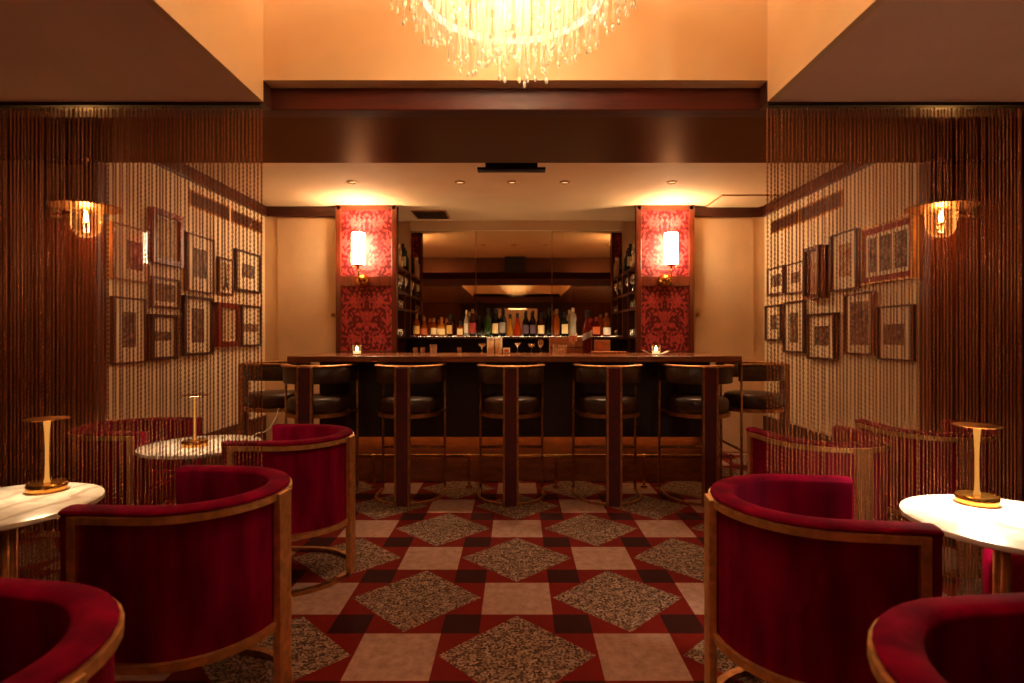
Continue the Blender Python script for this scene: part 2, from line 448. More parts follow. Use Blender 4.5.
def wall_sconce(bx, sx, label):
    t = thing('wall_sconce', label, 'wall lamp', (bx, YP + .005, zr), group='cylinder sconces on the damask pilasters')
    dx = sx - bx
    b = MB().lathe([(.07, 0), (.078, .012), (.076, .034), (.06, .064), (.034, .084), (0, .092)], 28).build('backplate', M['brass'], t, True); b.rotation_euler = (PI / 2, 0, 0)
    path = [(0, -.05, 0), (dx * .4, -.1, -.005), (dx * .9, -.13, .02), (dx, -.13, .05), (dx, -.13, .155)]
    MB().tube(path, .009, 8).build('arm', M['brass'], t, True)
    e = [(dx + .02 * math.copysign(1, dx), -.13, .15)]
    curl = [(dx, -.13, .11)] + [(dx + math.copysign(.045, dx) - math.copysign(.045, dx) * math.cos(a), -.13, .11 + .025 * math.sin(a)) for a in [PI * i / 8 for i in range(9)]][1:]
    MB().tube(curl, .005, 6).build('scroll', M['brass'], t, True)
    MB().lathe([(.012, .14), (.05, .152), (.055, .157), (.055, .163), (0, .164)], 20, (dx, -.13, 0)).build('gallery', M['brass'], t, True)
    MB().lathe([(.068, .167), (.070, .175), (.070, .487), (.068, .495), (.062, .495), (.062, .167)], 28, (dx, -.13, 0)).build('lamp_shade', M['shade'], t, 'auto')
    l = lamp('up_light', 'SPOT', (dx, -.13, .50), 26, (1, .66, .36), t, .04, spot_size=2.5, spot_blend=.6); l.rotation_euler = (PI, 0, 0)
wall_sconce(XX(363, YP), XX(358.5, 5.88), 'brass wall lamp with glowing white cylinder shade on left damask pilaster')
wall_sconce(XX(664.5, YP), XX(671, 5.88), 'brass wall lamp with glowing white cylinder shade on right damask pilaster')

# ------------------------------------------------------------------ bar
bar = thing('bar_counter', 'long dark bar with brown wooden top and brass foot rail', 'bar', (-.02, 4.5, 0))
CZ = 1.125
MB().box(-1.85, 1.85, 0, .95, CZ - .05, CZ).build('worktop', M['counter'], bar, bevel=.006)
MB().box(-1.70, 1.70, .32, .90, .41, CZ - .05).build('front_panel', M['bar_dark'], bar, bevel=.004)
MB().box(-1.68, 1.68, .42, .88, .0, .4095).build('plinth', M['bar_kick'], bar, bevel=.003)
MB().tube([(-1.72, .2, .27), (1.72, .2, .27)], .016, 12).build('foot_rail', M['brass'], bar, True)
for px in (293, 374, 469, 556, 644, 731):
    x = XX(px, 4.7) + .02
    MB().tube([(x, .2, .27), (x, .2, .012)], .011, 8).lathe([(.03, 0), (.03, .012), (.012, .016)], 14, (x, .2, 0)).lathe([(.0, -.022), (.022, -.01), (.022, .01), (0, .022)], 12, (x, .2, .27)).build('rail_bracket', M['brass'], bar, 'auto')
st = MB().box(-1.6, 1.6, .345, .385, .4075, .4097).build('light_strip', emit('plinth_led', (1, .46, .14), 3.2), bar)

# ------------------------------------------------------------------ U-shaped seats
def upath(r, straight, n=20):
    p = [(straight, -r, 0)]
    p += [(straight * (1 - i / 3), -r, 0) for i in range(1, 3)]
    for i in range(n + 1):
        a = -PI / 2 - PI * i / n
        p.append((r * math.cos(a), r * math.sin(a), 0))
    p += [(straight * i / 3, r, 0) for i in range(1, 4)]
    return p
def rect(n0, n1, z0, z1): return [(n0, z0), (n1, z0), (n1, z1), (n0, z1)]
# with the path running -y arm -> back -> +y arm (clockwise from above), up x tangent points outward: inward normal is negative
def flip(prof): return [(-n, z) for n, z in prof]

def make_tub(label, loc, rz):
    t = thing('tub_chair', label, 'armchair', loc, rz, 'red velvet tub chairs')
    R, S = .294, .238
    P = upath(R, S)
    prof = [(.0, .29), (.0, .742), (-.007, .744), (-.010, .749), (-.006, .756), (.008, .761), (.035, .763), (.055, .760), (.066, .752), (.068, .74), (.064, .70), (.062, .36), (.056, .29)]
    MB().sweep(P, flip(prof)).build('shell', M['velvet'], t, 'auto', bevel=.008)
    MB().sweep(upath(R + .002, S - .034), flip(rect(-.014, .004, .720, .742))).build('top_band', M['gold'], t, 'auto')
    MB().sweep(upath(R + .002, S - .034), flip(rect(-.014, .004, .278, .304))).build('bottom_band', M['gold'], t, 'auto')
    MB().sweep(upath(R + .004, S - .034), flip(rect(-.014, .014, 0, .022))).build('floor_ring', M['gold_dark'], t, 'auto')
    for s in (-1, 1):
        y = s * (R + .007)
        MB().box(S - .062, S - .034, y - .010, y + .010, 0.001, .742).build('arm_leg', M['gold'], t, bevel=.002)
    MB().box(-R - .026, -R + .0, -.042, .042, 0.001, .743).build('back_post', M['gold'], t, bevel=.003)
    # seat cushion
    seat = [(x * .755, y * .755) for x, y, z in upath(R, S)] 
    seat = [(x + (.05 if x > 0 else 0), y) for x, y in seat]
    MB().prism(seat, .31, .44).build('seat_cushion', M['velvet'], t, 'auto', bevel=.02)
    return t
tub = make_tub('red velvet tub chair with gold frame, backing the aisle before left curtain', (-1.125, 1.95, 0), PI - math.radians(3))
# rotation rz turns the chair's front (+x) to its facing direction
dup(tub, 'red velvet tub chair with gold frame, backing the aisle before right curtain', (.955, 1.82, 0), -math.radians(8))
dup(tub, 'red velvet tub chair cut by the lower left corner of the photo', (-1.01, .89, 0), PI - math.radians(8))
dup(tub, 'red velvet tub chair cut by the lower right corner of the photo', (.885, .82, 0), math.radians(6))
dup(tub, 'red velvet tub chair half behind left curtain, next to the lit table lamp', (-1.21, 3.02, 0), PI - math.radians(2))
dup(tub, 'dim red tub chair behind left curtain on the far side of lamp table', (-2.28, 3.3, 0), 0)
dup(tub, 'red tub chair behind the right curtain with its back turned to us', (1.64, 2.98, 0), PI / 2 + math.radians(6))
dup(tub, 'dim red tub chair at far right behind the curtain', (2.42, 3.25, 0), PI / 2 - math.radians(4))

def make_stool(label, loc, rz):
    t = thing('bar_stool', label, 'bar stool', loc, rz, 'high stools around the bar')
    R, S, ZT = .262, .21, 1.062
    P = upath(R, S)
    MB().sweep(P, flip([(0, .925), (0, 1.035), (.006, 1.045), (.03, 1.045), (.036, 1.035), (.036, .925), (.03, .918), (.006, .918)])).build('backrest', M['leather'], t, 'auto')
    MB().sweep(upath(R, S), flip([(-.012, 1.046), (.046, 1.046), (.048, 1.056), (.04, ZT), (-.006, ZT), (-.014, 1.056)])).build('top_rail', M['gold_dark'], t, 'auto')
    post = MB().box(-R - .03, -R, -.044, .044, 0.0, 1.046).build('back_post', M['maroon'], t, bevel=.003)
    for s in (-1, 1):
        MB().box(-R - .036, -R + .002, s * .0515 - .008, s * .0515 + .008, 0, 1.05).build('edge_strip', M['gold_dark'], post, bevel=.002)
        MB().tube([(S - .012, s * (R - .002), 1.05), (S - .012, s * (R - .002), .0)], .0105, 8).build('leg', M['gold_dark'], t, True)
    MB().lathe([(.20, .675), (.228, .69), (.236, .72), (.236, .765), (.226, .79), (.2, .803), (.12, .81), (0, .812)], 32).build('seat', M['leather'], t, True)
    ring = [(.236 * math.cos(a), .236 * math.sin(a), 0) for a in [2 * PI * i / 32 for i in range(32)]]
    MB().sweep(ring, [(-.012, .655), (.02, .655), (.02, .685), (-.012, .685)], True).build('seat_ring', M['gold_dark'], t, 'auto')
    for s in (-1, 1):
        MB().tube([(S - .012, s * (R - .002), .67), (.1, s * .21, .67)], .009, 6).build('seat_bracket', M['gold_dark'], t, True)
    MB().tube([(-R, 0, .67), (-.22, 0, .67)], .012, 6).build('seat_bracket', M['gold_dark'], t, True)
    MB().tube([(S - .012, -R, .354), (S - .012, R, .354)], .011, 8).build('foot_bar', M['gold_dark'], t, True)
    MB().sweep(upath(R - .002, S), flip(rect(-.012, .012, 0, .016))).build('floor_ring', M['gold_dark'], t, 'auto')
    return t
xs = [-1.605, -.868, -.047, .735, 1.46]
slab = ['dark leather bar stool at the front of the bar, leftmost of five',
        'dark leather bar stool at the bar front, second from left',
        'dark leather bar stool at the middle of the bar front',
        'dark leather bar stool at the bar front, second from right',
        'dark leather bar stool at the front of the bar, rightmost of five']
stool = make_stool(slab[0], (xs[0], 4.47, 0), PI / 2)
for i in range(1, 5): dup(stool, slab[i], (xs[i], 4.47, 0), PI / 2)
dup(stool, 'dark leather bar stool at left end of bar, behind curtain edge', (-2.10, 4.82, 0), 0)
dup(stool, 'dark leather bar stool at right end of bar, behind curtain edge', (2.03, 4.78, 0), PI)

# ------------------------------------------------------------------ low tables, lamps
def make_table(label, loc):
    t = thing('round_table', label, 'table', loc, 0, 'round marble tables')
    MB().lathe([(.285, .678), (.298, .683), (.30, .69), (.298, .698), (.29, .70), (0, .7005)], 64).build('table_top', M['marble'], t, 'auto')
    for k in range(3):
        a = PI / 2 + 2 * PI * k / 3
        MB().tube([(.06 * math.cos(a), .06 * math.sin(a), .672), (.06 * math.cos(a), .06 * math.sin(a), .02)], .013, 10).build('leg', M['gold'], t, True)
    MB().lathe([(.2, .66), (.2, .678), (0, .679)], 32).build('sub_top', M['gold_dark'], t, 'auto')
    MB().lathe([(.19, 0), (.19, .012), (.18, .02), (0, .021)], 40).build('base', M['gold'], t, 'auto')
    return t
TBL = {'l1': (-1.80, 1.92), 'r1': (1.57, 1.75), 'l2': (-1.706, 3.0)}
tb = make_table('round marble table at the left photo edge, before the curtain', TBL['l1'] + (0,))
dup(tb, 'round marble table at the right photo edge, before the curtain', TBL['r1'] + (0,))
dup(tb, 'round marble table seen through the left curtain', TBL['l2'] + (0,))

LED = emit('lamp_led', (1.0, .66, .34), 40)
STEM = emit('brass_stem_painted_glow', (1, .37, .065), .62)  # emission stands in for lamplight on the plain brass stem
def make_lamp(label, loc, pw=1.5):
    t = thing('table_lamp', label, 'table lamp', loc, 0, 'slim brass table lamps')
    MB().lathe([(.060, 0), (.063, .004), (.063, .026), (.059, .031), (.012, .0325), (0, .033)], 36).build('base', M['brass'], t, 'auto')
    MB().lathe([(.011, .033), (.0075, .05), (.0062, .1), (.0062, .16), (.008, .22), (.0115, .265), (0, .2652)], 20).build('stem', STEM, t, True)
    h = MB().lathe([(0, .266), (.02, .2665), (.068, .269), (.07, .271), (.068, .273), (.03, .276), (0, .2765)], 40).build('lamp_shade', M['gold_dark'], t, 'auto')
    MB().lathe([(.018, .2655), (.042, .2662), (.042, .2668), (.018, .2662)], 32).build('light_ring', LED, h)
    lamp('lamp_light', 'AREA', (0, 0, .2645), pw, (1, .68, .38), t, shape='DISK', size=.08)
    return t
LA, LR = .70, .7005
lm = make_lamp('slim brass lamp on the left foreground table', (XX(47, 2.09), 2.09, LR))
lr = dup(lm, 'slim brass lamp on the right foreground table', (XX(977, 1.93), 1.93, LR))
dup(lm, 'slim brass lamp on the table behind the left curtain', (XX(195, 2.95), 2.95, LR))
for c_ in kids(lr):
    if c_.type == 'LIGHT': c_.data = c_.data.copy(); c_.data.energy = 11.0; c_.data.color = (1, .76, .5)
# low seats beyond the tables
def make_ottoman(label, loc):
    t = thing('ottoman', label, 'ottoman', loc, 0, 'low round velvet seats')
    MB().lathe([(.32, .08), (.345, .11), (.35, .3), (.35, .42), (.335, .465), (.28, .485), (0, .49)], 40).build('cushion', M['velvet'], t, True)
    MB().lathe([(.33, 0), (.33, .078), (0, .079)], 40).build('base', M['gold_dark'], t, 'auto')
    return t
ot = make_ottoman('low red velvet seat beyond the left foreground table', (-2.32, 2.06, 0))
dup(ot, 'low red velvet seat beyond the right foreground table', (2.12, 1.98, 0))
# thin pale stirrer wire by the left lamp table
wp = [(XX(px, 3.12), 3.12, ZZ(py, 3.12)) for px, py in ((252, 436.5), (258, 433), (264, 432), (270, 428), (275, 419), (279, 408))]
tag(MB().tube(wp, .0025, 6).build('wire', M['white'], None, True), 'thin pale wire curving up from marble table behind left curtain', 'wire')

# ------------------------------------------------------------------ bead (chain) curtains
def chain_curtain():
    rng = np.random.default_rng(3)
    pitch, top, bot = .0102, ZL - .0205, .03
    nl = int((top - bot) / pitch)
    ns, nm = 10, 4
    a = np.linspace(0, 2 * PI, ns, endpoint=False); b = np.linspace(0, 2 * PI, nm, endpoint=False) + PI / 4
    A, B = np.meshgrid(a, b, indexing='ij')
    def mk(rl, rw_, rt, th):
        return np.stack([(rw_ + rt * np.cos(B)) * np.cos(A), th * np.sin(B), (rl + rt * np.cos(B)) * np.sin(A)], -1).reshape(-1, 3)
    broad, thin = mk(.0040, .0036, .0023, .0016), mk(.0062, .0026, .0014, .0011)
    q = []
    for i in range(ns):
        for j in range(nm):
            i2, j2 = (i + 1) % ns, (j + 1) % nm
            q.append((i * nm + j, i2 * nm + j, i2 * nm + j2, i * nm + j2))
    q = np.array(q)
    xs = np.arange(0, 1.72, .0162)
    V = []
    for ci, x in enumerate(xs):
        ph = rng.uniform(-.35, .35); tw = rng.uniform(.015, .03)
        jx = rng.normal(0, .0004); jy = rng.normal(0, .003); dz = (((ci * .37) % 1) * pitch * 2 + rng.uniform(0, pitch * .3)) % (2 * pitch); par = int(dz / pitch); dz -= par * pitch
        k = np.arange(nl)
        ang = ph * .6 + ((k + par) % 2) * (PI / 2)
        c, s = np.cos(ang)[:, None], np.sin(ang)[:, None]
        sway = .0004 * np.sin(k * .05 + ph * 9)
        link = np.where(((k + par) % 2 == 0)[:, None, None], broad[None], thin[None])
        vx = link[:, :, 0] * c - link[:, :, 1] * s + x + jx + sway[:, None]
        vy = link[:, :, 0] * s + link[:, :, 1] * c + jy
        vz = link[:, :, 2] + (top - k * pitch - dz)[:, None]
        V.append(np.stack([vx, vy, vz], -1).reshape(-1, 3))
    V = np.concatenate(V).astype(np.float32)
    nlinks = len(xs) * nl; nv = ns * nm
    FQ = (q[None] + (np.arange(nlinks) * nv)[:, None, None]).reshape(-1).astype(np.int32)
    me = bpy.data.meshes.new('bead_curtain')
    me.vertices.add(len(V)); me.vertices.foreach_set('co', V.ravel())
    me.loops.add(len(FQ)); me.loops.foreach_set('vertex_index', FQ)
    npoly = len(FQ) // 4
    me.polygons.add(npoly); me.polygons.foreach_set('loop_start', np.arange(0, len(FQ), 4, dtype=np.int32))
    me.polygons.foreach_set('use_smooth', np.ones(npoly, dtype=bool))
    me.update(calc_edges=True)
    me.materials.append(M['chain'])
    return me
cm = chain_curtain()
for sgn, x0, lab in ((-1, TXL - .018, 'left curtain of hanging copper chains before the picture wall'), (1, TXR + .008, 'right curtain of hanging copper chains before the picture wall')):
    o = bpy.data.objects.new('bead_curtain', cm); COL.objects.link(o)
    o.location = (x0, D1 + .02, 0)
    if sgn < 0: o.rotation_euler = (0, 0, PI)
    tag(o, lab, 'bead curtain', 'chain curtains', 'stuff')
    r = MB().box(min(x0, x0 + sgn * 1.75), max(x0, x0 + sgn * 1.75), -.016, .016, -.006, .0).build('curtain_track', M['black'], None, bevel=.002)
    r.location = (0, D1 + .02, ZL - .006)
    tag(r, 'black track holding the %s chain curtain' % ('left' if sgn < 0 else 'right'), 'curtain track', 'curtain tracks')
struct('trim_7', MB().box(-XF, TXL, D1, YB0, ZL - .006, ZL + .1).box(TXR, XF, D1, YB0, ZL - .006, ZL + .1), M['trim'])

# ------------------------------------------------------------------ globe sconces on the panelled walls
BULB = emit('filament_bulb', (1.0, .5, .16), 130)
def globe_sconce(px, bar_px, label):
    y = YS - .06
    d = 3.45
    cx = XX(px, d); bx = XX(bar_px, y)
    t = thing('globe_sconce', label, 'wall lamp', (cx, d, ZZ(208, d)), group='glass dome wall lamps')
    yo = y - d
    dxb = bx - cx
    MB().box(dxb - .02, dxb + .02, yo - .03, yo, -.02, .33).build('back_bar', M['gold'], t, bevel=.003)
    MB().box(dxb - .07 if dxb < 0 else dxb - .17, dxb + .17 if dxb < 0 else dxb + .07, yo - .012, yo, -.02, .33).build('backplate', M['gold_dark'], t, bevel=.003)
    MB().tube([(dxb, yo - .02, .0), (dxb * .5, yo * .5, .004), (0, 0, .004)], .012, 8).build('arm', M['brass'], t, True)
    MB().lathe([(0, .0), (.191, .0), (.193, .004), (.191, .010), (.03, .016), (0, .016)], 40).build('shade_disc', M['gold_dark'], t, 'auto')
    MB().tube([(0, 0, .014), (0, 0, .30)], .007, 8).lathe([(0, .285), (.014, .295), (.014, .31), (0, .32)], 12).build('stem', M['gold_dark'], t, True)
    MB().lathe([(.0, -.185), (.034, -.18), (.062, -.162), (.078, -.13), (.084, -.085), (.086, -.002), (.083, -.002), (.081, -.085), (.075, -.128), (.06, -.158), (.033, -.176), (0, -.181)], 32).build('glass_dome', M['dome'], t, True)
    b = MB().lathe([(0, -.09), (.008, -.085), (.012, -.07), (.010, -.05), (.007, -.035), (.007, -.02), (0, -.02)], 16).build('bulb', BULB, t, True)
    lamp('globe_light', 'POINT', (0, 0, -.055), 8.5, (1, .52, .2), t, .025)
    return t
globe_sconce(86, 57, 'glass dome wall lamp with brass bar behind the left curtain')
globe_sconce(941, 969, 'glass dome wall lamp with brass bar behind the right curtain')

# ------------------------------------------------------------------ pictures on the side walls
def picture(side, xa, xb, tops, bots, label, fw=.016, depth=.03, frame='black', mat_in=.2, pr=0, inner=None, mat=None, extra=None, tilt=None):
    """xa is the edge nearer to us, xb the far one, in photo px; tops/bots are (near, far) heights in px"""
    Xw = XL if side < 0 else XR
    Xf = Xw - side * -1 * -depth if False else Xw + (-side) * depth
    da, db = Xf * F / (xa - VX), Xf * F / (xb - VX)
    if da < YS + .02: da = YS + .06
    z1 = (ZZ(tops[0], Xf * F / (xa - VX)) + ZZ(tops[1], db)) / 2
    z0 = (ZZ(bots[0], Xf * F / (xa - VX)) + ZZ(bots[1], db)) / 2
    w, h = (db - da), (z1 - z0)
    t = thing('framed_picture', label, 'picture', (Xw, (da + db) / 2, z0), group='framed pictures on the side walls')
    t.rotation_euler = (0, 0, -PI / 2 * side)     # local x runs along the wall, local -y sticks out into the room
    # after this rotation local (x, y) -> wall coordinates; the outward direction is local -y on both walls
    a, b = -w / 2, w / 2
    m = MB()
    m.box(a, a + fw, -depth, 0, 0, h); m.box(b - fw, b, -depth, 0, 0, h); m.box(a + fw, b - fw, -depth, 0, 0, fw); m.box(a + fw, b - fw, -depth, 0, h - fw, h)
    m.build('frame', FR[frame], t, bevel=.002)
    yb = -depth * .55
    MB().box(a + fw, b - fw, yb, -.001, fw, h - fw).build('mount', mat or M['paper'], t)
    s = min(w, h) * mat_in
    if inner is None: inner = [(a + fw + s, b - fw - s, fw + s * 1.15, h - fw - s)]
    else: inner = [(a + w * i[0], a + w * i[1], h * i[2], h * i[3]) for i in inner]
    for i in inner:
        MB().box(i[0], i[1], yb - .0025, yb - .0005, i[2], i[3]).build('print', PR[pr], t)
    if extra: extra(t, a, w, h, yb - .003)
    pn = MB().box(a + fw, b - fw, -.001, .001, fw, h - fw).build('pane', M['pane'] if tilt is None else M['pane_shiny'], t, loc=(0, -depth * .8, 0))
    if tilt is not None: pn.rotation_euler = (0, 0, math.radians(tilt))
    return t
FR = {'black': wood('ebonised_frame', (58, 32, 22), .35, .15), 'brown': wood('walnut_frame', (98, 52, 30), .35, .2),
      'red': wood('crimson_frame', (122, 28, 22), .35, .2), 'gold': M['gold_dark'], 'thin': wood('oak_frame', (150, 96, 54), .4, .15)}
redmat = simple('crimson_mount', (150, 22, 22), .7, 0, .08, 20)
def spire(t, a, w, h, y):
    c = a + w / 2
    pts = [(-.28, .12), (-.16, .3), (-.10, .32), (-.05, .6), (-.015, .86), (.015, .86), (.05, .6), (.10, .32), (.16, .3), (.28, .12), (.14, .12), (.08, .2), (-.08, .2), (-.14, .12)]
    m = MB(); n = len(pts)
    m.add([(c + p[0] * w * .8, y, p[1] * h) for p in pts] + [(c + p[0] * w * .8, y - .001, p[1] * h) for p in pts],
          [tuple(range(n)), tuple(range(2 * n - 1, n - 1, -1))] + [(i, i + n, (i + 1) % n + n, (i + 1) % n) for i in range(n)])
    m.build('silhouette', M['black'], t)
picture(-1, 103, 150.5, (219, 231), (278, 283), 'wide pale picture with dark print, top left of the left wall', .012, .03, 'thin', .2, 0, [(.38, .82, .22, .74)], tilt=.55)
picture(-1, 154, 184, (207, 217), (264, 266), 'deep red brown frame around a map, top row of left wall', .045, .05, 'red', .02, 2)
picture(-1, 187.6, 215, (232, 240), (291, 294), 'tall thin framed engraving, top row of left wall by the map', .012, .035, 'brown', .24, 1)
picture(-1, 219.5, 234, (257.5, 259), (294, 295.7), 'smallest framed picture on left wall, with a dark spire', .018, .03, 'brown', .1, 2, None, None, spire)
picture(-1, 237, 261.5, (248, 256), (290, 294), 'dark framed print nearest the back corner, top row of left wall', .022, .04, 'black', .26, 0)
picture(-1, 103, 147, (295.5, 298.6), (365, 363), 'largest tall framed print, bottom row left on the left wall', .014, .03, 'brown', .26, 3)
picture(-1, 153, 181, (275.7, 280), (307, 310), 'small landscape print below the red brown map frame', .02, .035, 'brown', .12, 3)
picture(-1, 153, 179, (313, 316), (360.4, 359), 'dark framed print of a low building, bottom row of left wall', .024, .06, 'black', .18, 3, [(.18, .82, .42, .62)])
picture(-1, 185.7, 214, (295, 298.6), (356.6, 354), 'tall black framed print of towers, bottom row of left wall', .024, .05, 'black', .25, 1, [(.28, .72, .22, .80)])
picture(-1, 219, 240.5, (302.4, 304), (347, 346), 'crimson framed pale sheet, bottom row of left wall', .05, .05, 'red', .04, 2)
picture(-1, 242, 262, (304, 307), (347, 346), 'dark framed pale sheet with thin print, bottom row by the corner on left wall', .022, .04, 'black', .3, 3, [(.15, .85, .36, .55)])
# right wall
picture(1, 783, 766.5, (265, 269), (294, 295.7), 'small print nearest the back corner, upper row of right wall', .02, .035, 'brown', .2, 0)
picture(1, 803, 785, (260.4, 265), (293, 294), 'small thin framed print beside the deep box, right wall', .014, .03, 'brown', .26, 3)
picture(1, 818, 802.6, (244.6, 249), (298.6, 299.5), 'deep dark wooden shadow box on the right wall', .03, .095, 'brown', .05, 4, [(.2, .8, .1, .9)], FR['brown'])
picture(1, 856, 830, (227, 236.6), (289, 291), 'tall pale tinted print beside the shadow box, right wall', .010, .045, 'black', .24, 4)
picture(1, 922, 860.6, (211, 230), (277, 285), 'large crimson mounted picture in gold frame, right wall', .014, .035, 'gold', .1, 0, [(.12, .30, .2, .8), (.36, .60, .2, .8), (.66, .88, .2, .8)], redmat,
        lambda t, a, w, h, y: [MB().box(a + w * .085, a + w * .915, y + .0014, y + .0022, h * .13, h * .87).build('window_mount', M['paper'], t)])
picture(1, 780, 764.5, (304, 306), (341, 340.4), 'small dark framed portrait by the corner, lower row of right wall', .02, .04, 'black', .24, 0)
picture(1, 803, 782.6, (300.5, 302), (354, 352), 'tall framed full figure print, lower row of right wall', .022, .035, 'black', .26, 1, [(.3, .7, .2, .78)])
picture(1, 834, 806, (312, 314.7), (362, 357.6), 'thick dark framed square engraving, lower row of right wall', .022, .05, 'black', .22, 0)
picture(1, 872, 843, (291, 294), (356, 354), 'tall framed sepia plan below the crimson picture, right wall', .018, .04, 'brown', .14, 3)
picture(1, 922, 877, (304, 306), (363, 358.5), 'wide framed landscape print at lower right of right wall', .012, .04, 'black', .2, 3, [(.12, .72, .28, .66)])

# ------------------------------------------------------------------ vents, ceiling fittings
def wall_grille(side, xa, xb, tops, bots, label):
    Xw = XL if side < 0 else XR
    da, db = Xw * F / (xa - VX), Xw * F / (xb - VX)
    z1 = (ZZ(tops[0], da) + ZZ(tops[1], db)) / 2; z0 = (ZZ(bots[0], da) + ZZ(bots[1], db)) / 2
    t = thing('air_grille', label, 'vent', (Xw, (da + db) / 2, z0), -PI / 2 * side, 'air grilles under the cornice')
    w, h = abs(db - da) / 2, z1 - z0
    MB().box(-w, w, -.012, 0, 0, .012).box(-w, w, -.012, 0, h - .012, h).box(-w, -w + .012, -.012, 0, .012, h - .012).box(w - .012, w, -.012, 0, .012, h - .012).build('frame', M['gold_dark'], t)
    m = MB(); n = 9
    for i in range(n):
        z = .014 + (h - .03) * (i + .5) / n
        m.box(-w + .012, w - .012, -.010, -.002, z - .004, z + .003)
    m.build('louvres', M['shelf_wood'], t)
    MB().box(-w + .012, w - .012, -.002, -.0005, .012, h - .012).build('backing', M['black'], t)
wall_grille(-1, 188.5, 228.5, (189, 207), (205, 221.4), 'brown air grille under left cornice, nearer of the two')
wall_grille(-1, 231, 261, (210, 221.4), (222, 233.8), 'brown air grille under left cornice, nearer the back corner')
wall_grille(1, 843.5, 801.6, (189, 208), (207, 223), 'brown air grille under right cornice, nearer of the two')
wall_grille(1, 800, 772, (210, 221), (223, 234), 'brown air grille under right cornice, nearer the back corner')
v = thing('ceiling_vent', 'dark square air vent in ceiling before the mirror', 'vent', (-1.0, 6.46, ZC))
MB().box(-.2, .2, -.2, .2, -.012, 0).build('frame', M['gold_dark'], v, bevel=.003)
m = MB()
for i in range(9): m.box(-.18, .18, -.18 + i * .042, -.16 + i * .042, -.018, -.012)
m.build('louvres', M['bar_dark'], v)
pnl = thing('ceiling_hatch', 'pale square access hatch in ceiling near the right wall', 'hatch', (2.36, 5.82, ZC))
MB().box(-.3, .3, -.26, .26, -.008, 0).build('frame', M['gold_dark'], pnl); MB().box(-.285, .285, -.245, .245, -.012, -.002).build('leaf', M['ceil_cream'], pnl)
bx = thing('ceiling_unit', 'black flat ceiling unit at middle edge of the glossy soffit', 'ceiling unit', (XX(511.5, 3.86), 3.86, ZS))
MB().box(-.235, .235, -.06, .02, -.016, .0).box(-.2, .2, -.04, .0, -.02, -.016).build('housing', M['black'], bx, bevel=.005)
MB().box(-.18, .18, -.045, .01, 0, ZC - ZS).build('mount', M['black'], bx)
DLED = emit('downlight_lens', (1, .55, .22), 1.2)
for px, lab in ((352, 'small ceiling downlight before left damask pilaster'), (460, 'small ceiling downlight left of the bar centre'), (512, 'small ceiling downlight over the middle of the bar'), (565, 'small ceiling downlight right of the bar centre'), (672, 'small ceiling downlight before right damask pilaster')):
    t = thing('downlight', lab, 'ceiling light', (XX(px, 5.11), 5.11, ZC), 0, 'downlights in the bar ceiling')
    MB().lathe([(.03, -.002), (.034, -.012), (.046, -.009), (.05, 0), (.03, 0)], 24).build('trim_ring', M['gold_dark'], t, 'auto')
    MB().lathe([(.0, -.004), (.03, -.003), (.03, 0), (0, 0)], 20).build('lens', DLED, t)
    l = lamp('downlight_beam', 'SPOT', (0, 0, -.02), 46, (1, .62, .32), t, .03, spot_size=1.6, spot_blend=.9)

# ------------------------------------------------------------------ back bar: shelf, side shelving
SZ = 1.285
bb = thing('back_bar', 'dark back bar cabinet carrying the row of bottles', 'back bar', (0, 6.44, 0))
MB().box(PL1 + .003, PR0 - .003, 0, .40, SZ - .03, SZ).build('bottle_shelf', M['shelf_wood'], bb, bevel=.003)
MB().box(PL1 + .003, PR0 - .003, .06, .40, 0, .88).box(PL1 + .003, PR0 - .003, .36, .40, .88, SZ - .03).build('cabinet', M['bar_dark'], bb)
MB().box(PL1 + .003, PR0 - .003, .02, .36, .88, .91).build('worktop', M['shelf_wood'], bb, bevel=.003)
MB().box(-1.2, 1.2, .04, .075, SZ + .0001, SZ + .0004).build('light_strip', emit('shelf_led', (1, .66, .34), 10), bb)
MB().box(-1.2, 1.2, .32, .35, SZ + .0003, SZ + .0015).build('light_strip', bpy.data.materials['shelf_led'], bb)
shz = [SZ, 1.614, 1.804, 2.077]
def side_shelf(x0, x1, label):
    t = thing('shelf_unit', label, 'shelves', ((x0 + x1) / 2, YP + .12, 0), 0, 'side shelving of the bottle niche')
    w = (x1 - x0) / 2; d = YM - YP - .12 - .012
    for z in shz: MB().box(-w, w, .005, d, z - .026, z).build('shelf', M['shelf_wood'], t, bevel=.002)
    MB().box(-w, w, .38, .405, 0, 2.077 - .03).box(-w, w, d - .022, d, 0, 2.05).box(-w, w, 0.0, .02, 0, 2.05).build('upright', M['shelf_wood'], t)
    s = -1 if x0 < 0 else 1
    e = -w if s < 0 else w
    MB().box(min(e, e - s * .02), max(e, e - s * .02), .02, d - .022, 0, 2.05).build('side_panel', M['bar_dark'], t)
side_shelf(PL1 - .34, PL1 - .005, 'open wooden shelving left of the mirror, turned sideways')
side_shelf(PR0 + .005, PR0 + .34, 'open wooden shelving right of the mirror, turned sideways')

